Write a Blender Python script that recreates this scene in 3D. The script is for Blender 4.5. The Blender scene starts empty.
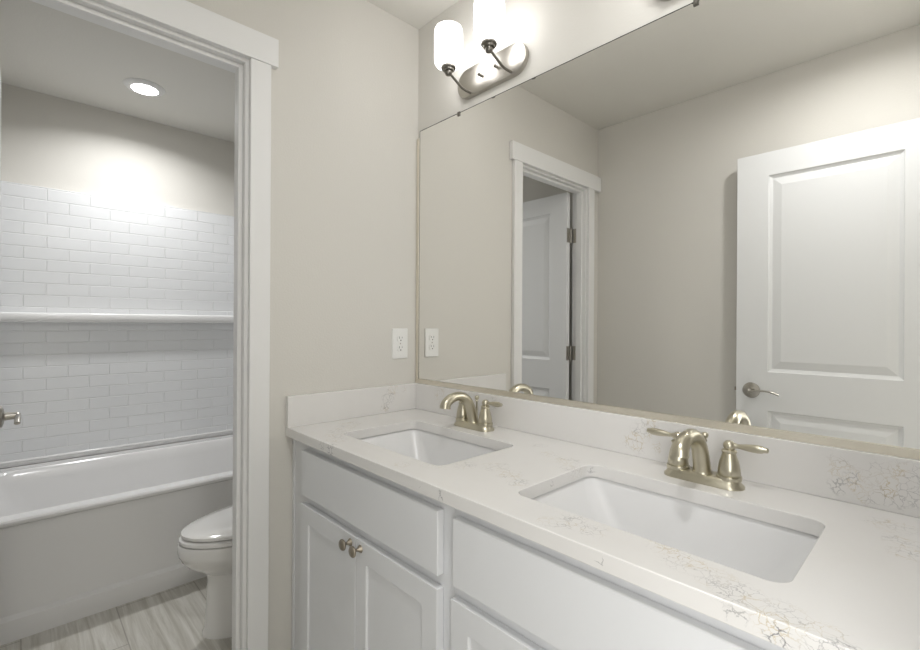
import bpy, bmesh, math
from mathutils import Vector, Matrix
from math import sin, cos, pi, radians, sqrt, atan2

S = bpy.context.scene
COL = S.collection

# ------------------------------------------------------------------ camera
cam_d = bpy.data.cameras.new('camera')
cam = bpy.data.objects.new('camera', cam_d)
COL.objects.link(cam)
yaw, roll = radians(43.5891), radians(0.3157)
Fv = Vector((-cos(yaw), sin(yaw), 0)); Rv = Vector((sin(yaw), cos(yaw), 0)); Uv = Vector((0, 0, 1))
Rc = Rv*cos(roll) + Uv*sin(roll); Uc = -Rv*sin(roll) + Uv*cos(roll)
M = Matrix((Rc, Uc, -Fv)).transposed().to_4x4()
M.translation = Vector((1.5382, -1.2157, 1.2148))
cam.matrix_world = M
cam_d.sensor_width = 36
cam_d.lens = 465.481/920*36
cam_d.shift_y = -1.08/920
cam_d.clip_start = 0.01
S.camera = cam

# ------------------------------------------------------------------ light and exposure
S.view_settings.view_transform = 'Standard'
S.view_settings.look = 'None'
S.view_settings.gamma = 1
S.view_settings.use_curve_mapping = False
S.view_settings.exposure = 1.85
SHADE_E = 1.38
CAN_W = 2.4
W = bpy.data.worlds.new('world'); S.world = W
W.use_nodes = True
W.node_tree.nodes['Background'].inputs[0].default_value = (0.9, 0.95, 1, 1)
W.node_tree.nodes['Background'].inputs[1].default_value = 0.3

def area_light(name, loc, rot, sx, sy, power, color=(1, 1, 1), spread=180):
    l = bpy.data.lights.new(name, 'AREA'); l.shape = 'RECTANGLE'; l.size = sx; l.size_y = sy
    l.energy = power; l.color = color; l.spread = radians(spread)
    o = bpy.data.objects.new(name, l); COL.objects.link(o); o.location = loc; o.rotation_euler = rot
    return o
# soft fill lamp added in the unseen hall to brighten the vanity room
area_light('hall_fill', (2.25, -1.78, 1.2), (radians(90), 0, 0), .8, 2.2, 7.5, (1.0, 0.995, 0.99))

# ------------------------------------------------------------------ materials
def mat(name, color, rough=.5, metal=0, spec=.5, coat=0, emit=None, estr=0, bump=None, transmission=0):
    m = bpy.data.materials.new(name); m.use_nodes = True
    nt = m.node_tree; b = nt.nodes['Principled BSDF']
    b.inputs['Base Color'].default_value = (*color, 1)
    b.inputs['Roughness'].default_value = rough
    b.inputs['Metallic'].default_value = metal
    b.inputs['Specular IOR Level'].default_value = spec
    b.inputs['Coat Weight'].default_value = coat
    b.inputs['Coat Roughness'].default_value = .08
    if emit:
        b.inputs['Emission Color'].default_value = (*emit, 1)
        b.inputs['Emission Strength'].default_value = estr
    if bump:
        sc, st, dist = bump
        tc = nt.nodes.new('ShaderNodeTexCoord'); n = nt.nodes.new('ShaderNodeTexNoise')
        n.inputs['Scale'].default_value = sc; n.inputs['Detail'].default_value = 3
        bp = nt.nodes.new('ShaderNodeBump'); bp.inputs['Strength'].default_value = st; bp.inputs['Distance'].default_value = dist
        nt.links.new(tc.outputs['Object'], n.inputs['Vector']); nt.links.new(n.outputs['Fac'], bp.inputs['Height'])
        nt.links.new(bp.outputs['Normal'], b.inputs['Normal'])
    return m

M_wall = mat('wall_paint', (.69, .672, .628), .75, bump=(170, .25, .002))
M_ceil = mat('ceiling_paint', (.72, .705, .66), .85, bump=(120, .25, .002))
M_trim = mat('trim_paint', (.84, .84, .835), .35)
M_door = mat('door_paint', (.80, .81, .815), .4)
M_cab = mat('cabinet_paint', (.76, .77, .785), .38)
M_dark = mat('dark_gap', (.03, .03, .03), .8)
M_acryl = mat('tub_acrylic', (.87, .865, .86), .16, coat=.4)
M_porc = mat('porcelain', (.83, .82, .80), .12, coat=.5)
M_sink = mat('sink_porcelain', (.83, .83, .83), .26, coat=0)
M_nickel = mat('brushed_nickel', (.56, .525, .42), .30, 1.0)
M_satin = mat('satin_nickel', (.46, .44, .40), .30, 1.0)
M_darknickel = mat('dark_nickel', (.20, .19, .17), .28, 1.0)
M_bronze = mat('knob_metal', (.36, .32, .26), .35, 1.0)
M_plast = mat('outlet_plastic', (.84, .84, .82), .3)
M_slot = mat('slot_dark', (.02, .02, .02), .6)
M_mirror = mat('mirror_silver', (.91, .905, .885), 0.0, 1.0)
M_edge = mat('mirror_edge', (.02, .022, .022), .6, spec=.1)
M_channel = mat('channel_metal', (.80, .76, .67), .48, 1.0)
M_shade = mat('opal_glass', (.9, .9, .9), .3, emit=(1, .985, .985), estr=SHADE_E)
M_lens = mat('downlight_lens', (.9, .9, .9), .4, emit=(1, 1, 1), estr=8)
M_ring = mat('downlight_ring', (.82, .82, .81), .4)
M_hall = mat('hall_paint', (.62, .6, .54), .8)

def quartz():
    m = bpy.data.materials.new('quartz'); m.use_nodes = True
    nt = m.node_tree; N = nt.nodes.new; L = nt.links.new
    b = nt.nodes['Principled BSDF']; b.inputs['Roughness'].default_value = .22
    geo = N('ShaderNodeNewGeometry')
    P = geo.outputs['Position']
    # wobble
    nz = N('ShaderNodeTexNoise'); nz.inputs['Scale'].default_value = 26; nz.inputs['Detail'].default_value = 5; nz.inputs['Roughness'].default_value = .65
    L(P, nz.inputs['Vector'])
    sub = N('ShaderNodeVectorMath'); sub.operation = 'SUBTRACT'; L(nz.outputs['Color'], sub.inputs[0]); sub.inputs[1].default_value = (.5, .5, .5)
    sca = N('ShaderNodeVectorMath'); sca.operation = 'SCALE'; L(sub.outputs[0], sca.inputs[0]); sca.inputs['Scale'].default_value = .028
    add = N('ShaderNodeVectorMath'); add.operation = 'ADD'; L(P, add.inputs[0]); L(sca.outputs[0], add.inputs[1])
    nzb = N('ShaderNodeTexNoise'); nzb.inputs['Scale'].default_value = 95; nzb.inputs['Detail'].default_value = 3; L(P, nzb.inputs['Vector'])
    sb2 = N('ShaderNodeVectorMath'); sb2.operation = 'SUBTRACT'; L(nzb.outputs['Color'], sb2.inputs[0]); sb2.inputs[1].default_value = (.5, .5, .5)
    sc2 = N('ShaderNodeVectorMath'); sc2.operation = 'SCALE'; L(sb2.outputs[0], sc2.inputs[0]); sc2.inputs['Scale'].default_value = .009
    ad2 = N('ShaderNodeVectorMath'); ad2.operation = 'ADD'; L(add.outputs[0], ad2.inputs[0]); L(sc2.outputs[0], ad2.inputs[1])
    PW = ad2.outputs[0]
    def vor(scale, lo, hi):
        v = N('ShaderNodeTexVoronoi'); v.feature = 'DISTANCE_TO_EDGE'; v.inputs['Scale'].default_value = scale
        L(PW, v.inputs['Vector'])
        r = N('ShaderNodeMapRange'); r.inputs[1].default_value = lo; r.inputs[2].default_value = hi
        r.inputs[3].default_value = 1; r.inputs[4].default_value = 0; r.interpolation_type = 'SMOOTHSTEP'
        L(v.outputs['Distance'], r.inputs[0]); return r.outputs[0]
    def math_(op, a, bb, clamp=False):
        n = N('ShaderNodeMath'); n.operation = op; n.use_clamp = clamp
        for i, s in enumerate((a, bb)):
            if s is None: continue
            if isinstance(s, (int, float)): n.inputs[i].default_value = s
            else: L(s, n.inputs[i])
        return n.outputs[0]
    v1 = vor(64, .0, .048); v2 = vor(34, .0, .035)
    web = math_('MAXIMUM', v1, v2)
    def spots(lst):
        out = None
        for (x, y, z, r, w) in lst:
            d = N('ShaderNodeVectorMath'); d.operation = 'DISTANCE'; L(PW, d.inputs[0]); d.inputs[1].default_value = (x, y, z)
            mr = N('ShaderNodeMapRange'); mr.interpolation_type = 'SMOOTHSTEP'
            mr.inputs[1].default_value = r*.45; mr.inputs[2].default_value = r; mr.inputs[3].default_value = w; mr.inputs[4].default_value = 0
            L(d.outputs['Value'], mr.inputs[0])
            out = mr.outputs[0] if out is None else math_('MAXIMUM', out, mr.outputs[0])
        return out
    gold = spots(VG); grey = spots(VD)
    # patchiness inside a cluster
    n2 = N('ShaderNodeTexNoise'); n2.inputs['Scale'].default_value = 30; n2.inputs['Detail'].default_value = 2; L(P, n2.inputs['Vector'])
    pr = N('ShaderNodeMapRange'); pr.inputs[1].default_value = .38; pr.inputs[2].default_value = .62; L(n2.outputs['Fac'], pr.inputs[0])
    fac_g = math_('MULTIPLY', math_('MULTIPLY', web, math_('MULTIPLY', gold, 1.5)), math_('ADD', math_('MULTIPLY', pr.outputs[0], .6), .4), True)
    v3 = vor(60, .0, .08)
    fac_d = math_('MULTIPLY', v3, grey, True)
    n3 = N('ShaderNodeTexNoise'); n3.inputs['Scale'].default_value = 22; L(P, n3.inputs['Vector'])
    cr = N('ShaderNodeValToRGB'); cr.color_ramp.elements[0].position = .45; cr.color_ramp.elements[0].color = (.42, .41, .41, 1)
    cr.color_ramp.elements[1].position = .56; cr.color_ramp.elements[1].color = (.58, .50, .36, 1); L(n3.outputs['Fac'], cr.inputs[0])
    # soft base mottling
    n4 = N('ShaderNodeTexNoise'); n4.inputs['Scale'].default_value = 9; n4.inputs['Detail'].default_value = 4; L(P, n4.inputs['Vector'])
    cb = N('ShaderNodeValToRGB'); cb.color_ramp.elements[0].color = (.765, .75, .73, 1); cb.color_ramp.elements[1].color = (.80, .79, .775, 1); L(n4.outputs['Fac'], cb.inputs[0])
    m1 = N('ShaderNodeMixRGB'); L(fac_g, m1.inputs[0]); L(cb.outputs[0], m1.inputs[1]); L(cr.outputs[0], m1.inputs[2])
    m2 = N('ShaderNodeMixRGB'); L(fac_d, m2.inputs[0]); L(m1.outputs[0], m2.inputs[1]); m2.inputs[2].default_value = (.10, .10, .115, 1)
    L(m2.outputs[0], b.inputs['Base Color'])
    return m
T = .864
# gold / grey web clusters on the slab, (x, y, z, radius, strength)
VG = [(.10,-.37,T,.05,.5),(.14,-.41,T,.05,.5),(.17,-.45,T,.05,.5),(.22,-.49,T,.045,.5),(.27,-.52,T,.045,.45),
      (.60,-.52,T,.03,.4),(.66,-.47,T,.035,.4),(.71,-.41,T,.04,.5),(.77,-.36,T,.045,.55),(.83,-.38,T,.04,.6),(.88,-.41,T,.035,.55),
      (.72,-.12,T,.03,.35),(.79,-.17,T,.035,.4),(.86,-.19,T,.045,.5),(.90,-.23,T,.04,.45),
      (1.08,-.50,T,.04,.6),(1.12,-.50,T,.035,.5),(1.05,-.53,T,.03,.5),
      (1.23,-.47,T,.035,.6),(1.27,-.50,T,.04,.65),(1.31,-.51,T,.04,.6),(1.35,-.53,T,.04,.65),(1.40,-.545,T,.045,.6),(1.44,-.55,T,.04,.5),
      (1.47,-.10,T,.045,.5),(1.49,-.17,T,.035,.5),(1.50,-.22,T,.035,.6),
      (.30,-.06,T,.03,.35),(.30,-.12,T,.03,.3),
      (.02,-.14,.95,.035,.55),(.02,-.16,.92,.035,.6),(.02,-.17,.89,.03,.6),(.02,-.08,.95,.02,.35),
      (.17,-.02,.94,.04,.4),(.19,-.02,.91,.04,.35),(.45,-.02,.94,.03,.4),
      (1.0,-.02,.955,.03,.7),(.975,-.02,.93,.035,.75),(.97,-.02,.895,.03,.7),(.94,-.02,.90,.02,.5),(1.02,-.02,.90,.02,.5),
      (1.39,-.02,.93,.03,.6),(1.42,-.02,.91,.03,.6),(1.45,-.02,.93,.03,.55),(1.465,-.02,.90,.035,.75),(1.49,-.02,.94,.035,.6),(1.50,-.02,.91,.035,.6),(1.43,-.02,.885,.022,.5)]
VD = [(.26,-.56,.852,.022,.35),(.31,-.56,.85,.026,.8),(.72,-.56,.85,.008,.35),(.795,-.56,.85,.014,.6),
      (1.165,-.56,.85,.010,.6),(1.355,-.56,.85,.016,.5),(1.40,-.56,.845,.02,.8),(1.46,-.56,.85,.025,.6),
      (.02,-.165,.885,.018,.5),(1.385,-.02,.895,.022,.45),(1.41,-.02,.915,.02,.4),(.925,-.18,.85,.014,.45),(.92,-.33,.85,.012,.35),(.39,-.165,.85,.010,.5)]
M_quartz = quartz()

def tile_floor():
    m = bpy.data.materials.new('floor_tile'); m.use_nodes = True
    nt = m.node_tree; N = nt.nodes.new; L = nt.links.new; b = nt.nodes['Principled BSDF']
    b.inputs['Roughness'].default_value = .45
    geo = N('ShaderNodeNewGeometry')
    mp = N('ShaderNodeMapping'); mp.inputs['Location'].default_value = (.592+6.0, .905+2.95, 0); L(geo.outputs['Position'], mp.inputs['Vector'])
    br = N('ShaderNodeTexBrick'); br.offset = .5; br.inputs['Scale'].default_value = 1
    br.inputs['Brick Width'].default_value = .6; br.inputs['Row Height'].default_value = .295
    br.inputs['Mortar Size'].default_value = .0022; br.inputs['Mortar Smooth'].default_value = .1
    br.inputs['Color1'].default_value = (.66, .645, .60, 1); br.inputs['Color2'].default_value = (.72, .705, .665, 1); br.inputs['Mortar'].default_value = (.46, .44, .40, 1)
    L(mp.outputs[0], br.inputs['Vector'])
    m2 = N('ShaderNodeMapping'); m2.inputs['Scale'].default_value = (1.6, 26, 1); L(geo.outputs['Position'], m2.inputs['Vector'])
    nz = N('ShaderNodeTexNoise'); nz.inputs['Scale'].default_value = 1.4; nz.inputs['Detail'].default_value = 7; nz.inputs['Roughness'].default_value = .65; nz.inputs['Distortion'].default_value = .6
    L(m2.outputs[0], nz.inputs['Vector'])
    cr = N('ShaderNodeValToRGB'); cr.color_ramp.elements[0].position = .33; cr.color_ramp.elements[0].color = (.66, .64, .59, 1)
    cr.color_ramp.elements[1].position = .66; cr.color_ramp.elements[1].color = (1.08, 1.08, 1.08, 1); L(nz.outputs['Fac'], cr.inputs[0])
    mx = N('ShaderNodeMixRGB'); mx.blend_type = 'MULTIPLY'; mx.inputs[0].default_value = 1; L(br.outputs['Color'], mx.inputs[1]); L(cr.outputs[0], mx.inputs[2])
    L(mx.outputs[0], b.inputs['Base Color'])
    bp = N('ShaderNodeBump'); bp.inputs['Strength'].default_value = .4; bp.inputs['Distance'].default_value = .002; bp.invert = True
    L(br.outputs['Fac'], bp.inputs['Height']); L(bp.outputs[0], b.inputs['Normal'])
    return m
M_floor = tile_floor()

def subway(axis):
    """glossy moulded tile pattern; axis 'y' runs along y, 'x' along x"""
    m = bpy.data.materials.new('surround_tile_'+axis); m.use_nodes = True
    nt = m.node_tree; N = nt.nodes.new; L = nt.links.new; b = nt.nodes['Principled BSDF']
    b.inputs['Roughness'].default_value = .2; b.inputs['Coat Weight'].default_value = .3
    geo = N('ShaderNodeNewGeometry'); sp = N('ShaderNodeSeparateXYZ'); L(geo.outputs['Position'], sp.inputs[0])
    cb = N('ShaderNodeCombineXYZ'); L(sp.outputs['Y' if axis == 'y' else 'X'], cb.inputs[0]); L(sp.outputs['Z'], cb.inputs[1])
    mp = N('ShaderNodeMapping'); mp.inputs['Location'].default_value = (1.1932+.1825*20, -1.8650+.0636*40, 0); L(cb.outputs[0], mp.inputs['Vector'])
    br = N('ShaderNodeTexBrick'); br.offset = .5; br.inputs['Scale'].default_value = 1
    br.inputs['Brick Width'].default_value = .1825; br.inputs['Row Height'].default_value = .0636
    br.inputs['Mortar Size'].default_value = .0030; br.inputs['Mortar Smooth'].default_value = .6
    br.inputs['Color1'].default_value = (.79, .80, .81, 1); br.inputs['Color2'].default_value = (.79, .80, .81, 1); br.inputs['Mortar'].default_value = (.84, .85, .855, 1)
    L(mp.outputs[0], br.inputs['Vector']); L(br.outputs['Color'], b.inputs['Base Color'])
    bp = N('ShaderNodeBump'); bp.inputs['Strength'].default_value = .8; bp.inputs['Distance'].default_value = .003; bp.invert = True
    L(br.outputs['Fac'], bp.inputs['Height']); L(bp.outputs[0], b.inputs['Normal'])
    return m
M_tile_y = subway('y'); M_tile_x = subway('x')

# ------------------------------------------------------------------ helpers
def link(name, bm, m, parent=None, smooth=False, bevel=0, segs=2, angle=40, loc=None):
    bmesh.ops.remove_doubles(bm, verts=bm.verts, dist=1e-6)
    bmesh.ops.recalc_face_normals(bm, faces=bm.faces)
    me = bpy.data.meshes.new(name); bm.to_mesh(me); bm.free()
    if smooth:
        for p in me.polygons: p.use_smooth = True
        me.set_sharp_from_angle(angle=radians(angle))
    me.materials.append(m)
    o = bpy.data.objects.new(name, me); COL.objects.link(o)
    if bevel:
        md = o.modifiers.new('bevel', 'BEVEL'); md.width = bevel; md.segments = segs; md.limit_method = 'ANGLE'; md.angle_limit = radians(35)
        md.harden_normals = False
    if parent: o.parent = parent
    if loc: o.location = loc
    return o

def box(bm, a, b):
    x0, y0, z0 = (min(a[i], b[i]) for i in range(3)); x1, y1, z1 = (max(a[i], b[i]) for i in range(3))
    v = [bm.verts.new(p) for p in ((x0,y0,z0),(x1,y0,z0),(x1,y1,z0),(x0,y1,z0),(x0,y0,z1),(x1,y0,z1),(x1,y1,z1),(x0,y1,z1))]
    for f in ((0,3,2,1),(4,5,6,7),(0,1,5,4),(1,2,6,5),(2,3,7,6),(3,0,4,7)): bm.faces.new([v[i] for i in f])
    return bm

def bx(a, b): return box(bmesh.new(), a, b)

def prism(pts, d, bm=None):
    """closed polygon of 3-D points pushed along vector d"""
    bm = bm or bmesh.new(); d = Vector(d)
    a = [bm.verts.new(p) for p in pts]; b = [bm.verts.new(Vector(p)+d) for p in pts]
    bm.faces.new(a); bm.faces.new(list(reversed(b)))
    n = len(pts)
    for i in range(n): bm.faces.new((a[i], b[i], b[(i+1) % n], a[(i+1) % n]))
    return bm

def loft(rings, bm=None, cap0=True, cap1=True):
    bm = bm or bmesh.new(); R = [[bm.verts.new(p) for p in r] for r in rings]
    n = len(R[0])
    for k in range(len(R)-1):
        for i in range(n): bm.faces.new((R[k][i], R[k][(i+1) % n], R[k+1][(i+1) % n], R[k+1][i]))
    if cap0: bm.faces.new(list(reversed(R[0])))
    if cap1: bm.faces.new(R[-1])
    return bm

def lathe(prof, origin=(0,0,0), axis=(0,0,1), n=28, bm=None, caps=True):
    """prof: list of (radius, height) along axis"""
    q = Vector((0,0,1)).rotation_difference(Vector(axis).normalized()); o = Vector(origin)
    rings = [[o + q @ Vector((max(r, 1e-5)*cos(2*pi*i/n), max(r, 1e-5)*sin(2*pi*i/n), h)) for i in range(n)] for r, h in prof]
    return loft(rings, bm, caps, caps)

def tube(path, radii, n=16, bm=None, flat=None):
    """round tube through the path; flat: per point squash of the second axis"""
    pts = [Vector(p) for p in path]
    if not hasattr(radii, '__len__'): radii = [radii]*len(pts)
    rings = []; prev = None
    for i, p in enumerate(pts):
        t = (pts[min(i+1, len(pts)-1)] - pts[max(i-1, 0)]).normalized()
        if prev is None:
            up = Vector((0,0,1)) if abs(t.z) < .9 else Vector((1,0,0))
            u = t.cross(up).normalized()
        else:
            u = (prev - t*prev.dot(t)).normalized()
        prev = u; w = t.cross(u)
        s = flat[i] if flat else 1
        rings.append([p + u*radii[i]*cos(2*pi*k/n) + w*radii[i]*s*sin(2*pi*k/n) for k in range(n)])
    return loft(rings, bm)

def smoothpath(ctrl, n=8):
    P = [Vector(c) for c in ctrl]; P = [2*P[0]-P[1]] + P + [2*P[-1]-P[-2]]; out = []
    for i in range(1, len(P)-2):
        for k in range(n):
            t = k/n
            out.append(.5*((2*P[i]) + (P[i+1]-P[i-1])*t + (2*P[i-1]-5*P[i]+4*P[i+1]-P[i+2])*t*t + (3*P[i]-P[i-1]-3*P[i+1]+P[i+2])*t**3))
    out.append(P[-2]); return out

def rrect(x0, x1, y0, y1, r, z, seg=8):
    out = []
    for cx, cy, a0 in ((x1-r, y1-r, 0), (x0+r, y1-r, 90), (x0+r, y0+r, 180), (x1-r, y0+r, 270)):
        for k in range(seg+1):
            a = radians(a0 + 90*k/seg); out.append(Vector((cx+r*cos(a), cy+r*sin(a), z)))
    return out

def thing(name, label, cat, loc=(0,0,0), group=None, rotz=0):
    o = bpy.data.objects.new(name, None); COL.objects.link(o); o.location = loc; o.rotation_euler = (0,0,rotz)
    o.empty_display_size = .05
    o['label'] = label; o['category'] = cat
    if group: o['group'] = group
    return o
def tag(o, label, cat, group=None):
    o['label'] = label; o['category'] = cat
    if group: o['group'] = group
    return o
def struct(o, label=None):
    o['kind'] = 'structure'
    if label: o['label'] = label
    return o
def off(bm, d):
    bmesh.ops.translate(bm, verts=bm.verts, vec=Vector(d)); return bm
def copy_tree(o, parent=None):
    c = o.copy(); COL.objects.link(c)
    if parent: c.parent = parent
    for ch in list(o.children): copy_tree(ch, c)
    return c

# ------------------------------------------------------------------ structure
H = 2.4476; WD = -1.4622; XR = 1.575; XW = -.095
struct(link('floor', bx((-1.95, -1.9, -.1), (3.0, .25, 0)), M_floor))
struct(link('ceiling', bx((-1.95, -1.9, H), (3.0, .25, H+.1)), M_ceil))
struct(link('wall_back', bx((0, 0, 0), (XR+.11, .12, H)), M_wall), 'beige wall carrying the mirror')
JN, JF = -.695, -1.320      # jamb faces of the toilet room doorway
b = prism([(0,.12,0),(0,.12,H),(0,WD-.12,H),(0,WD-.12,0),(0,JF-.018,0),(0,JF-.018,2.058),(0,JN+.018,2.058),(0,JN+.018,0)], (XW,0,0))
struct(link('wall_left', b, M_wall))
struct(link('wall_front', bx((0, WD, 0), (XR+.11, WD-.12, H)), M_wall))
# right wall with the entry doorway
EN, EF = -.635, -1.40
b = prism([(XR,.0,0),(XR,.0,H),(XR,WD,H),(XR,WD,0),(XR,EF-.018,0),(XR,EF-.018,2.063),(XR,EN+.018,2.063),(XR,EN+.018,0)], (.11,0,0))
struct(link('wall_right', b, M_wall))
# toilet room shell
struct(link('wall_toilet_back', bx((-1.84, -1.60, 0), (-1.95, .18, H)), M_wall))
struct(link('wall_toilet_left', bx((-1.84, WD, 0), (XW, WD-.12, H)), M_wall))
struct(link('wall_toilet_right', bx((-1.84, .06, 0), (XW, .18, H)), M_wall))
# hall outside the entry doorway
struct(link('wall_hall', bx((2.75, -1.9, 0), (2.85, .25, H)), M_hall))
struct(link('wall_hall_left', bx((XR+.11, .15, 0), (2.75, .25, H)), M_hall))
struct(link('wall_hall_right', bx((XR+.11, -1.9, 0), (2.75, -1.8, H)), M_hall))
# baseboards
struct(link('baseboard_left', bx((0, -.5327, 0), (.013, -.617, .09)), M_trim, bevel=.003))
struct(link('baseboard_front', bx((.02, WD, 0), (1.5, WD+.013, .09)), M_trim, bevel=.003))
struct(link('baseboard_toilet_left', bx((-.90, WD, 0), (XW-.018, WD+.013, .09)), M_trim, bevel=.003))
struct(link('baseboard_toilet_right', bx((-.90, .06, 0), (XW, .047, .09)), M_trim, bevel=.003))

# doorway trim, vanity side: jamb with stop, casings, wide head casing
def jambset(idx, x0, x1, jn, jf, ztop, stop):
    bm = bmesh.new()
    U = [(0,jn+.018,0),(0,jn+.018,ztop+.018),(0,jf-.018,ztop+.018),(0,jf-.018,0),(0,jf,0),(0,jf,ztop),(0,jn,ztop),(0,jn,0)]
    prism([(x0,y,z) for _,y,z in U], (x1-x0,0,0), bm)
    return struct(link('trim_%d' % idx, bm, M_trim, bevel=.0015)), stop
def stopset(idx, xa, xb, jn, jf, ztop):
    s = .013
    U = [(jn,0),(jn,ztop),(jf,ztop),(jf,0),(jf+s,0),(jf+s,ztop-s),(jn-s,ztop-s),(jn-s,0)]
    return struct(link('trim_%d' % idx, prism([(xa,y,z) for y,z in U], (xb-xa,0,0)), M_trim, bevel=.002), 'door stop moulding')
jambset(1, 0.0, XW, JN, JF, 2.04, None)
stopset(2, -.022, -.060, JN, JF, 2.04)
struct(link('trim_3', bx((0,-.6845,0),(.019,-.6205,2.0506)), M_trim, bevel=.0015), 'flat door casing beside the vanity')
struct(link('trim_4', bx((0,JF-.006,0),(.019,JF-.069,2.0506)), M_trim, bevel=.0015), 'flat door casing at the far side')
struct(link('trim_5', bx((0,-.5985,2.0506),(.0225,WD+.0005,2.1408)), M_trim, bevel=.0012), 'wide flat head casing')
# toilet room side casings
struct(link('trim_6', bx((XW,-.6845,0),(XW-.016,-.6205,2.05)), M_trim, bevel=.0015))
struct(link('trim_7', bx((XW,-.5985,2.05),(XW-.019,WD+.001,2.14)), M_trim, bevel=.0012))
# entry doorway trim
jambset(8, XR, XR+.11, EN, EF, 2.045, None)
stopset(9, XR+.04, XR+.09, EN, EF, 2.045)
struct(link('trim_10', bx((XR,EN+.0055,.0),(XR-.016,-.566,2.0555)), M_trim, bevel=.0015))
struct(link('trim_11', bx((XR,-.566,2.056),(XR-.019,WD+.001,2.146)), M_trim, bevel=.0012))

# ------------------------------------------------------------------ panelled slabs
def paneled(w, h, t, panels, prof, prof_back=None):
    """slab x 0..w, z 0..h, front at y=0 facing -y ... back at y=t; prof: [(inset, depth)], front carries the panels, back too"""
    bm = bmesh.new()
    def face(ysign, y0, pr):
        xs = sorted({0, w, *[p[0] for p in panels], *[p[1] for p in panels]}); zs = sorted({0, h, *[p[2] for p in panels], *[p[3] for p in panels]})
        for i in range(len(xs)-1):
            for j in range(len(zs)-1):
                mx, mz = (xs[i]+xs[i+1])/2, (zs[j]+zs[j+1])/2
                if pr and any(p[0] < mx < p[1] and p[2] < mz < p[3] for p in panels): continue
                bm.faces.new([bm.verts.new((x, y0, z)) for x, z in ((xs[i],zs[j]),(xs[i+1],zs[j]),(xs[i+1],zs[j+1]),(xs[i],zs[j+1]))])
        if not pr: return
        for (a, b_, c, d) in panels:
            prev = None
            for ins, dep in [(0, 0)]+pr:
                ring = [(x, y0+ysign*dep, z) for x, z in ((a+ins,c+ins),(b_-ins,c+ins),(b_-ins,d-ins),(a+ins,d-ins))]
                if prev:
                    for k in range(4):
                        bm.faces.new([bm.verts.new(q) for q in (prev[k], prev[(k+1)%4], ring[(k+1)%4], ring[k])])
                prev = ring
            bm.faces.new([bm.verts.new(q) for q in prev])
    face(1, 0, prof); face(-1, t, prof_back)
    xs = sorted({0, w, *[p[0] for p in panels], *[p[1] for p in panels]}); zs = sorted({0, h, *[p[2] for p in panels], *[p[3] for p in panels]})
    for z in (0, h):
        for i in range(len(xs)-1): bm.faces.new([bm.verts.new(q) for q in ((xs[i],0,z),(xs[i+1],0,z),(xs[i+1],t,z),(xs[i],t,z))])
    for x in (0, w):
        for j in range(len(zs)-1): bm.faces.new([bm.verts.new(q) for q in ((x,0,zs[j]),(x,0,zs[j+1]),(x,t,zs[j+1]),(x,t,zs[j]))])
    bmesh.ops.remove_doubles(bm, verts=bm.verts, dist=1e-5)
    return bm
DP = [(.004, .006), (.012, .010), (.016, .012), (.052, .003), (.055, .003)]   # moulded raised panel
def door_leaf(w, m):
    h = 2.03
    P = [(m, w-m, .22, .80), (m, w-m, .985, 1.918)]
    return paneled(w, h, .035, P, DP, DP)

# lever set: rose on the face, lever pointing along +sx
def lever_set(parent, x, z, yface, ydir, sx, m):
    ax = (0, ydir, 0)
    r = link('lever_rose', lathe([(.0,0),(.036,0),(.0375,.003),(.035,.008),(.024,.012),(.014,.014),(.0125,.03),(.012,.045),(0,.046)], (x, yface, z), ax), m, parent, smooth=True)
    ctrl = [(x, yface+ydir*.044, z), (x+sx*.012, yface+ydir*.046, z-.001), (x+sx*.04, yface+ydir*.047, z+.004), (x+sx*.085, yface+ydir*.046, z+.004), (x+sx*.122, yface+ydir*.044, z-.008)]
    pth = smoothpath(ctrl, 6); n = len(pth)
    rad = [.0105 - .0035*min(1, i/(n*.5)) + (.001 if i > n*.7 else 0) for i in range(n)]
    bm = tube(pth, rad, 14, flat=[1 - .35*min(1, i/(n*.4)) for i in range(n)])
    link('lever_handle', bm, m, parent, smooth=True)

# entry door, opened flat against the front wall
d1 = struct(thing('door_2', 'white two-panel entry door standing open with nickel lever', 'door', (.812, -1.3786-.035, .010)))
del d1['category']
# leaf: local x from latch (0) to hinge; front panels face +y as well
l1 = link('door_leaf', door_leaf(.735, .1325), M_door, d1, bevel=.0012)
lever_set(d1, .066, .892, .035, 1, 1, M_satin)
link('latch_plate', bx((-.0012, .006, .862), (0, .029, .920)), M_satin, d1)
link('latch_bolt', bx((-.011, .011, .883), (0, .023, .900)), M_bronze, d1, bevel=.002)
for z in (.22, 1.04, 1.75):
    bm = lathe([(0,0),(.006,0),(.006,.09),(0,.09)], (.7405, .040, z-.045), n=14); box(bm, (.7352,.004,z-.044), (.738,.036,z+.044))
    link('hinge', bm, M_satin, d1, smooth=True)

# toilet room door, opened into the toilet room
d2 = struct(thing('door_1', 'white two-panel toilet room door standing open inward', 'door', (XW-.61-.001, -1.258-.035, .004)))
del d2['category']
link('door_leaf', door_leaf(.61, .122), M_door, d2, bevel=.0012)
lever_set(d2, .062, .892, .035, 1, 1, M_satin)
link('latch_bolt', bx((-.011, .011, .883), (0, .023, .900)), M_bronze, d2, bevel=.002)
for z in (.22, 1.032, 1.765):
    bm = lathe([(0,0),(.0058,0),(.0058,.09),(0,.09)], (.610, .0405-.052, z-.045), n=14)
    box(bm, (.6102, .004, z-.044), (.6125, .034, z+.044))       # leaf on the door edge
    h = link('hinge', bm, M_satin, d2, smooth=True)
    bm = bx((.6150, -.0270, z-.044), (.6500, -.0243, z+.044))       # leaf on the jamb
    for q in (-.03, 0, .03):
        lathe([(0,0),(.0035,0),(.003,.001),(0,.0012)], (.632, -.0243, z+q), (0,1,0), 10, bm)
    link('hinge_plate', bm, M_satin, h)

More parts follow.
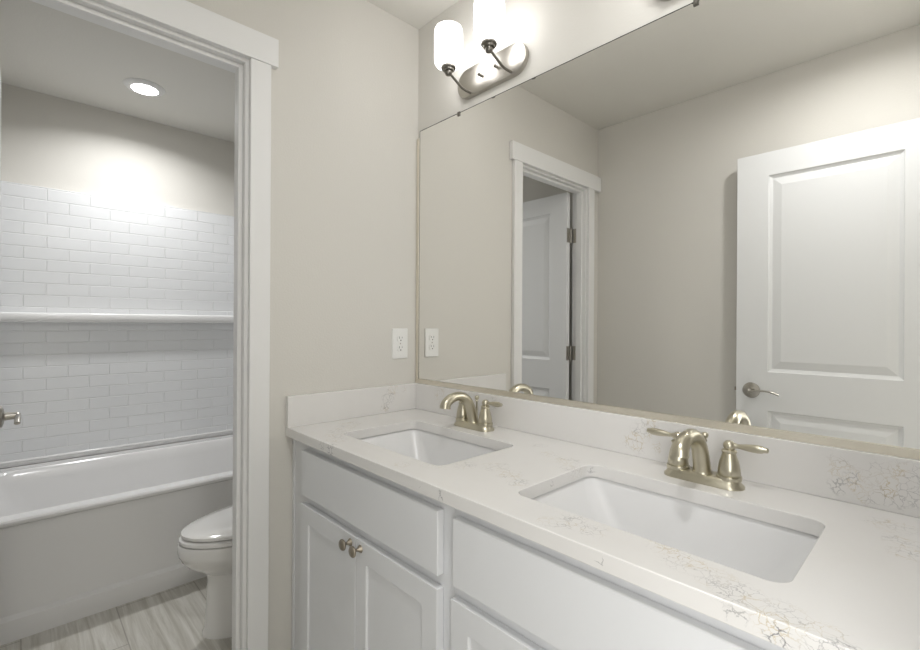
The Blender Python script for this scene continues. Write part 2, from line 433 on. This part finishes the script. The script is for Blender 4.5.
# ------------------------------------------------------------------ countertop with cut-outs
SK = [(.200, .676, -.465, -.165), (.914, 1.390, -.465, -.165)]
CT0, CT1 = .834, .864
XE = XR - .001
def counter():
    bm = bmesh.new(); es = []
    def loop(pts):
        v = [bm.verts.new(p) for p in pts]
        return [bm.edges.new((v[i], v[(i+1) % len(v)])) for i in range(len(v))]
    es += loop([(0.0005,-.56,CT1),(XE,-.56,CT1),(XE,-.0005,CT1),(0.0005,-.0005,CT1)])
    for x0,x1,y0,y1 in SK: es += loop(rrect(x0,x1,y0,y1,.028,CT1,7))
    bmesh.ops.triangle_fill(bm, use_beauty=True, use_dissolve=False, edges=es)
    r = bmesh.ops.extrude_face_region(bm, geom=bm.faces[:])
    bmesh.ops.translate(bm, verts=[g for g in r['geom'] if isinstance(g, bmesh.types.BMVert)], vec=(0,0,CT0-CT1))
    return bm
tag(link('countertop', counter(), M_quartz, bevel=.0016, smooth=True, angle=30), 'white quartz vanity countertop with fine gold and grey veins', 'countertop')
tag(link('backsplash', bx((.0205,-.02,CT1),(XE,-.0005,.9689)), M_quartz, bevel=.0016), 'long quartz backsplash below the mirror', 'backsplash')
tag(link('side_splash', bx((.0005,-.56,CT1),(.0200,-.0005,.9689)), M_quartz, bevel=.0016), 'short quartz side splash against the wall by the doorway', 'backsplash')

# ------------------------------------------------------------------ sinks
def sink_mesh(w, d):
    hw, hd = w/2+.006, d/2+.006
    R = []
    def ring(a, b_, r, z, sy=0): R.append(rrect(-a, a, -b_+sy, b_+sy, r, z, 8))
    # outside, going up
    ring(hw*.55, hd*.62, .045, -.170); ring(hw*.80, hd*.90, .05, -.13); ring(hw+.004, hd+.006, .04, -.012); ring(hw+.022, hd+.022, .045, -.010); ring(hw+.022, hd+.022, .045, 0)
    ring(hw+.002, hd+.002, .034, 0); ring(hw, hd, .034, -.002)
    ring(hw*.975, hd*.985, .036, -.012); ring(hw*.92, hd*.96, .042, -.04); ring(hw*.84, hd*.92, .050, -.075); ring(hw*.755, hd*.875, .058, -.11)
    ring(hw*.69, hd*.82, .06, -.130); ring(hw*.60, hd*.72, .055, -.143); ring(hw*.45, hd*.5, .04, -.150); ring(.03, .03, .0295, -.153)
    return loft(R)
def make_sink(cx, cy, w, d, label):
    t = thing('sink', label, 'sink', (cx, cy, CT0-.0005), 'undermount sinks')
    link('basin', sink_mesh(w, d), M_sink, t, smooth=True, angle=60)
    dr = link('drain', lathe([(.0,-.1515),(.031,-.1515),(.031,-.1495),(.027,-.148),(.022,-.150),(0,-.1505)]), M_satin, t, smooth=True)
    link('drain_stopper', lathe([(.018,-.150),(.018,-.1465),(.012,-.1445),(0,-.144)]), M_satin, dr, smooth=True)
    return t
make_sink(.438, -.315, .476, .30, 'white rectangular undermount sink at the corner end of the counter, below the left faucet')
make_sink(1.152, -.315, .476, .30, 'white rectangular undermount sink in the foreground, below the right faucet')

# ------------------------------------------------------------------ faucets
def make_faucet(cx, label):
    t = thing('faucet', label, 'faucet', (cx, -.090, CT1), 'two-handle faucets')
    # base deck plate with raised ends
    n = 40
    def st(L, Wd, z):
        out = []
        for k in range(n):
            a = 2*pi*k/n; c, s = cos(a), sin(a)
            out.append(Vector((math.copysign(L-Wd, c)+Wd*c if abs(c) > 1e-6 else 0, Wd*s*(1 if abs(c) > .25 else 1.0), z)))
        return out
    link('deck_plate', loft([st(.084,.031,0), st(.084,.031,.004), st(.079,.0265,.009), st(.0765,.025,.014), st(.075,.0235,.018), st(.072,.021,.0195)]), M_nickel, t, smooth=True, angle=50)
    for s in (-1, 1):
        hx = s*.054
        prof = [(.0245,.016),(.0250,.021),(.0245,.0245),(.0218,.0255),(.0218,.0268),(.0228,.0280),(.0215,.040),(.0185,.056),(.0150,.066),(.0130,.073),(.0148,.075),(.0153,.078),(.0125,.081),(.0080,.082),(.0075,.084)]
        hb = link('handle_body', lathe(prof, (hx,0,0)), M_nickel, t, smooth=True, angle=50)
        # ball with lever
        prof = [(.0,.0775),(.0065,.078),(.0095,.081),(.0118,.086),(.0120,.090),(.0105,.095),(.0070,.099),(.0,.1005)]
        bm = lathe(prof, (hx,0,0))
        L_ = [(.0055,.006),(.0058,.012),(.0046,.016),(.0052,.022),(.0070,.033),(.0084,.046),(.0086,.055),(.0078,.062),(.0055,.067),(.0058,.070),(.0048,.073),(0,.0745)]
        lathe(L_, (hx,0,.090), (s, -.03, .03), 20, bm)
        link('lever_handle', bm, M_nickel, t, smooth=True, angle=60)
    # spout
    link('spout_collar', lathe([(.021,.017),(.0205,.022),(.018,.026),(.0165,.030)], (0,-.002,0)), M_nickel, t, smooth=True)
    pth = smoothpath([(0,-.002,.018),(0,-.008,.045),(0,-.020,.077),(0,-.041,.102),(0,-.069,.1125),(0,-.098,.1105),(0,-.119,.1010),(0,-.1290,.0900),(0,-.1310,.0790)], 6)
    m_ = len(pth)
    rad = [.0190 - .0045*min(1, i/(m_*.5)) + (.0035*max(0, (i-m_*.55)/(m_*.45))) for i in range(m_)]
    link('spout', tube(pth, rad, 22, flat=None), M_nickel, t, smooth=True, angle=60)
    # pop-up rod
    link('lift_rod', lathe([(.0075,.018),(.006,.024),(.0032,.028),(.0030,.088),(.0055,.090),(.0045,.093),(.0035,.095),(.0062,.098),(.0078,.103),(.0062,.108),(0,.110)], (-.001,.0155,-.003), n=16), M_nickel, t, smooth=True, angle=60)
    return t
make_faucet(.426, 'brushed nickel two-handle faucet behind the sink near the wall corner')
make_faucet(1.155, 'brushed nickel two-handle faucet behind the foreground sink')

# ------------------------------------------------------------------ vanity cabinets
def shaker(w, h):
    return paneled(w, h, .020, [(.052, w-.052, .055, h-.055)], [(.0015, .006), (.003, .0065)], None)
def knob(parent, x, z, y):
    link('knob', lathe([(.0,0),(.0105,0),(.0090,.003),(.0050,.008),(.0040,.013),(.0055,.017),(.0125,.020),(.0150,.0225),(.0150,.0255),(.0125,.0285),(0,.0295)], (x,y,z), (0,-1,0), 24), M_bronze, parent, smooth=True, angle=50)
def cabinet(x0, x1, dl, dr, split, label, filler):
    t = thing('vanity_cabinet', label, 'cabinet', (x0, 0, 0), 'vanity base cabinets')
    w = x1-x0
    bm = bmesh.new()
    # open carcass: sides, bottom, back, face frame, toe kick
    box(bm, (0,-.515,.09),(.016,-.002,CT0-.001)); box(bm, (w-.016,-.515,.09),(w,-.002,CT0-.001))
    box(bm, (.016,-.515,.09),(w-.016,-.002,.105)); box(bm, (.016,-.014,.105),(w-.016,-.002,CT0-.001))
    link('carcass', bm, M_cab, t)
    L, Rr = dl-x0+.012, dr-x0-.012
    bm = bmesh.new()
    box(bm, (0,-.533,.09),(L,-.515,CT0-.001)); box(bm, (Rr,-.533,.09),(w,-.515,CT0-.001))
    box(bm, (L,-.533,.795),(Rr,-.515,CT0-.001)); box(bm, (L,-.533,.628),(Rr,-.515,.678)); box(bm, (L,-.533,.09),(Rr,-.515,.130))
    link('face_frame', bm, M_cab, t)
    link('toe_kick', bx((0,-.46,0),(w,-.445,.09)), M_cab, t)
    d = dr-dl
    bm = bx((dl-x0,-.553,.6655),(dr-x0,-.5335,.8085))
    link('drawer_front', bm, M_cab, t, bevel=.003, segs=3)
    for a, b_, kx in ((dl-.003, split-.001, split-.026), (split+.001, dr-.001, split+.026)):
        dd = link('cabinet_door', off(shaker(b_-a, .638-.118), (a-x0,-.5535,.118)), M_cab, t, bevel=.0018)
        knob(dd, kx-x0, .617, -.5535)
    if filler:
        link('filler_strip', bx((-.017,-.536,.0),(-.001,-.519,CT0-.001)), M_cab, t, bevel=.001)
    return t
cabinet(.019, .812, .107, .775, .4385, 'pale grey vanity cabinet with a pair of knobbed doors, against the left wall', True)
cabinet(.8125, XE-.001, .8215, 1.5035, 1.1625, 'pale grey vanity cabinet in the foreground under the right sink', False)

# ------------------------------------------------------------------ mirror
mt = thing('wall_mirror', 'wide frameless mirror with metal bottom channel above the vanity', 'mirror', (.75, 0, .970))
ML, MR_, MB, MT = .0205, 1.530, .980, 2.0127
def rel(bm): return off(bm, (-.75, 0, -.970))
link('glass', rel(bx((ML,-.0055,MB),(MR_,-.0015,MT))), M_mirror, mt)
link('glass_edge', rel(box(bx((ML,-.0057,MT),(MR_,-.001,MT+.0022)), (ML-.002,-.0057,MB),(ML,-.001,MT+.0022))), M_edge, mt)
bm = bx((.005,-.0012,.9692),(MR_,-.0002,.999)); box(bm, (.005,-.012,.9692),(MR_,-.0012,.9725)); box(bm, (.005,-.012,.9725),(MR_,-.0095,.9865))
link('bottom_channel', rel(bm), M_channel, mt, bevel=.0008)
link('side_channel', rel(bx((.003,-.0095,.9725),(.0182,-.0006,1.985))), M_channel, mt, bevel=.0012)
for x in (.2547, 1.1053):
    bm = bx((x-.006,-.0085,MT-.010),(x+.006,-.0058,MT+.004)); box(bm, (x-.006,-.0085,MT+.0025),(x+.006,-.0005,MT+.005))
    lathe([(0,0),(.004,0),(.0035,.0015),(0,.002)], (x,-.0085,MT-.004), (0,-1,0), 12, bm)
    link('mirror_clip', rel(bm), M_darknickel, mt, smooth=True)

# ------------------------------------------------------------------ vanity lights
def make_light(cx, label):
    t = thing('vanity_light', label, 'light', (cx, 0, 2.103), 'vanity lights')
    def st(L, Wd, y, n=48):
        out = []
        for k in range(n):
            a = 2*pi*(k+.5)/n; c, s = cos(a), sin(a)
            out.append(Vector((math.copysign(L-Wd, c)+Wd*c, y, Wd*s)))
        return out
    link('backplate', loft([st(.163,.053,-.0005), st(.163,.053,-.014), st(.1615,.0515,-.0165), st(.158,.048,-.0175)]), M_satin, t, smooth=True, angle=35)
    for sx in (-.038, .038):
        link('finial', lathe([(.005,0),(.005,.004),(.003,.006),(.0055,.009),(.0055,.013),(.003,.016),(0,.017)], (sx,-.0175,0), (0,-1,0), 14), M_darknickel, t, smooth=True)
    for sx in (-.097, .097):
        pth = smoothpath([(sx+.006,-.014,-.043),(sx+.004,-.055,-.040),(sx+.001,-.088,-.022),(sx-.001,-.108,-.009),(sx-.002,-.118,-.001),(sx-.002,-.120,.004)], 7)
        ar = link('arm', tube(pth, .0045, 12), M_darknickel, t, smooth=True)
        link('socket_cup', lathe([(.0,-.026),(.010,-.026),(.0125,-.022),(.0125,-.014),(.019,-.012),(.020,-.007),(.0265,-.004),(.0270,.002),(.020,.003),(0,.003)], (sx-.002,-.120,.013), n=28), M_darknickel, t, smooth=True, angle=40)
        link('glass_shade', lathe([(.0,.0035),(.034,.0035),(.042,.007),(.0475,.014),(.0495,.024),(.050,.05),(.050,.118),(.0488,.129),(.046,.136),(.039,.139),(.032,.139),(.0,.136)], (sx-.002,-.120,.013), n=36), M_shade, t, smooth=True, angle=60)
    return t
make_light(.420, 'brushed nickel vanity light with two lit white glass shades, beside the corner')
make_light(1.160, 'second brushed nickel vanity light, over the foreground sink at the top edge')

# ------------------------------------------------------------------ outlet
ot = thing('outlet', 'white double electrical outlet on the wall above the side splash', 'outlet', (0, -.0895, 1.134))
def ylz(pts, x0, x1): return loft([[Vector((x0, p[0], p[1])) for p in pts], [Vector((x1, p[0], p[1])) for p in pts]])
link('cover_plate', loft([[Vector((x, p.x, p.y)) for p in rrect(-a, a, -b_, b_, r, 0, 4)] for a, b_, r, x in ((.038,.0615,.003,.0003),(.038,.0615,.003,.003),(.0355,.059,.003,.0058))]), M_plast, ot, smooth=True, angle=30)
for s in (-1, 1):
    zc = s*.0195
    pts = []
    for k in range(28):
        a = 2*pi*k/28; pts.append(Vector((.0172*cos(a), max(-.0125, min(.0125, .0172*sin(a))), 0)))
    r = link('receptacle', loft([[Vector((x, p.x*q, zc+p.y*q)) for p in pts] for x, q in ((.0058,1),(.0075,1),(.0082,.96))]), M_plast, ot, smooth=True, angle=30)
    bm = bx((.0080, -.0075, zc+.000), (.0085, -.0058, zc+.009)); box(bm, (.0080, .0058, zc+.001), (.0085, .0073, zc+.008))
    lathe([(0,0),(.0026,0),(.0026,.0005),(0,.0005)], (.0080, 0, zc-.0065), (1,0,0), 12, bm)
    link('slots', bm, M_slot, r)
bm = lathe([(0,0),(.0032,0),(.0026,.001),(0,.0012)], (.0058,0,0), (1,0,0), 14)
link('screw', bm, M_satin, ot)

# ------------------------------------------------------------------ bathtub and surround
def tub():
    R = []
    def ring(x0, x1, y0, y1, r, z): R.append(rrect(x0, x1, y0, y1, r, z, 8))
    B0, B1, Y0, Y1 = -1.800, -.907, -1.450, .050
    ring(B0, B1, Y0, Y1, .004, .0); ring(B0, B1, Y0, Y1, .004, .080); ring(B0, B1-.016, Y0, Y1, .004, .094); ring(B0, B1-.022, Y0, Y1, .004, .402)
    ring(B0, B1-.018, Y0, Y1, .004, .432); ring(B0, B1-.002, Y0, Y1, .004, .441); ring(B0, B1, Y0, Y1, .006, .445); ring(B0, B1, Y0, Y1, .006, .453); ring(B0+.003, B1-.006, Y0+.003, Y1-.003, .008, .460)
    ring(-1.720, -.975, -1.345, -.015, .10, .460); ring(-1.717, -.979, -1.342, -.018, .10, .4605); ring(-1.713, -.984, -1.338, -.022, .10, .457)
    ring(-1.705, -.992, -1.33, -.034, .105, .448); ring(-1.698, -1.000, -1.32, -.045, .11, .40); ring(-1.68, -1.025, -1.25, -.08, .13, .20); ring(-1.66, -1.06, -1.21, -.12, .14, .10)
    ring(-1.60, -1.12, -1.10, -.18, .15, .07); ring(-1.45, -1.27, -.90, -.35, .08, .066)
    return loft(R)
tt = thing('bathtub', 'white alcove bathtub with plain apron beyond the doorway', 'bathtub', (-1.355, -.70, 0))
link('tub_body', off(tub(), (1.355, .70, 0)), M_acryl, tt, smooth=True, angle=38)
link('drain', lathe([(0,0),(.03,0),(.028,.003),(.0,.004)], (0.0,.60-.03,.0665)), M_satin, tt, smooth=True)
link('overflow_plate', lathe([(0,0),(.035,0),(.033,.006),(0,.008)], (0.0,.632,.30), (0,-1,.06)), M_satin, tt, smooth=True)

sr = thing('tub_surround', 'glossy white subway-tile surround above the bathtub', 'tub surround', (-1.81, -.70, .4605))
def rs(bm): return off(bm, (1.81, .70, -.4605))
link('back_panel', rs(bx((-1.8395,-1.4615,.4610),(-1.808,.0595,1.936))), M_tile_y, sr, bevel=.004)
link('side_panel', rs(bx((-1.808,-1.4615,.4610),(-.96,-1.440,1.936))), M_tile_x, sr, bevel=.004)
link('side_panel', rs(bx((-1.808,.038,.4610),(-.96,.0595,1.936))), M_tile_x, sr, bevel=.004)
# ledge
prof = [(-1.809,1.262),(-1.752,1.262),(-1.744,1.256),(-1.742,1.248),(-1.742,1.226),(-1.748,1.214),(-1.760,1.210),(-1.809,1.210)]
link('ledge', rs(prism([(x,-1.4405,z) for x,z in prof], (0,1.478,0))), M_acryl, sr, smooth=True, angle=30)
bm = tube([(-1.803,-1.440,.488),(-1.803,.038,.488)], .007, 10)
box(bm, (-1.808,-1.440,.4610),(-1.8045,.038,.484))
link('bottom_bead', rs(bm), M_acryl, sr, smooth=True)

# ------------------------------------------------------------------ toilet
def egg(yf, yb, hw, z, n=44, p=2.25, cx=0):
    cy = yb - (yb-yf)*.42; out = []
    for k in range(n):
        a = 2*pi*k/n; c, s = cos(a), sin(a)
        x = hw*math.copysign(abs(c)**(2/p), c)
        if s < 0: y = cy + (cy-yf)*(-1)*abs(s)**(2/2.0) ; x = hw*c if abs(c) < 1 else x
        else: y = cy + (yb-cy)*abs(s)**(2/p)
        out.append(Vector((cx+x, y, z)))
    return out
tl = thing('toilet', 'white porcelain toilet with elongated bowl beside the bathtub', 'toilet', (-.45, -.35, 0))
def rt(bm): return off(bm, (0, .35, 0))
rings = [egg(-.690,-.16,.124,0), egg(-.690,-.16,.124,.012), egg(-.683,-.165,.116,.03), egg(-.677,-.17,.106,.12), egg(-.674,-.17,.102,.215), egg(-.678,-.16,.101,.236), egg(-.705,-.15,.126,.258), egg(-.745,-.14,.152,.286),
         egg(-.762,-.13,.168,.308), egg(-.768,-.13,.173,.324), egg(-.771,-.13,.179,.326), egg(-.776,-.13,.184,.340), egg(-.775,-.13,.182,.372), egg(-.772,-.135,.176,.376)]
link('bowl', rt(loft(rings)), M_porc, tl, smooth=True, angle=40)
link('seat', rt(loft([egg(-.766,-.20,.177,.379), egg(-.771,-.20,.182,.382), egg(-.771,-.20,.182,.392), egg(-.765,-.20,.176,.397)])), M_porc, tl, smooth=True, angle=50)
link('lid', rt(loft([egg(-.756,-.19,.168,.400), egg(-.764,-.19,.174,.404), egg(-.764,-.19,.174,.414), egg(-.745,-.192,.167,.421), egg(-.70,-.21,.13,.427), egg(-.60,-.26,.07,.429)])), M_porc, tl, smooth=True, angle=50)
for s in (-1, 1): link('seat_hinge', rt(lathe([(0,0),(.014,0),(.014,.03),(.010,.036),(0,.037)], (s*.075,-.165,.376), n=16)), M_porc, tl, smooth=True)
link('tank', rt(loft([rrect(-.20,.20,-.135,.045,.03,.376,6), rrect(-.215,.215,-.150,.050,.03,.46,6), rrect(-.225,.225,-.155,.052,.03,.72,6)])), M_porc, tl, smooth=True, angle=40)
link('tank_lid', rt(loft([rrect(-.233,.233,-.163,.055,.03,.7205,6), rrect(-.235,.235,-.165,.056,.03,.745,6), rrect(-.225,.225,-.155,.050,.03,.757,6)])), M_porc, tl, smooth=True, angle=40)
fh = lathe([(0,0),(.012,0),(.010,.010),(0,.012)], (-.16,-.154,.66), (0,-1,0), 16); tube([(-.16,-.165,.66),(-.12,-.168,.658),(-.08,-.166,.652)], [.006,.005,.006], 10, fh)
link('flush_lever', rt(fh), M_satin, tl, smooth=True)

# ------------------------------------------------------------------ recessed downlight over the tub
rl = thing('recessed_light', 'round lit recessed ceiling light above the bathtub', 'light', (-1.375, -.735, H-.0003))
link('trim_ring', lathe([(.060,-.010),(.060,-.0135),(.072,-.0135),(.084,-.009),(.092,-.002),(.0925,0),(.060,0),(.060,-.010)], n=48, caps=False), M_ring, rl, smooth=True, angle=30)
link('lens', lathe([(0,-.009),(.0605,-.009),(.0605,-.003),(0,-.003)], n=40), M_lens, rl, smooth=True)

cl = bpy.data.lights.new('downlight_lamp', 'AREA'); cl.shape = 'DISK'; cl.size = .11; cl.energy = CAN_W; cl.spread = radians(150)
clo = bpy.data.objects.new('downlight_lamp', cl); COL.objects.link(clo); clo.parent = rl; clo.location = (0, 0, -.0105)

# added out-of-view fill for the vanity room, copied from the tub downlight
c2 = copy_tree(rl)
c2.location = (1.30, -.92, H-.0003)
c2['label'] = 'added unseen fill downlight in the vanity room ceiling near the entry door'
for ch in c2.children:
    if ch.type == 'LIGHT': ch.data = ch.data.copy(); ch.data.energy = 1.85; ch.data.spread = radians(170)
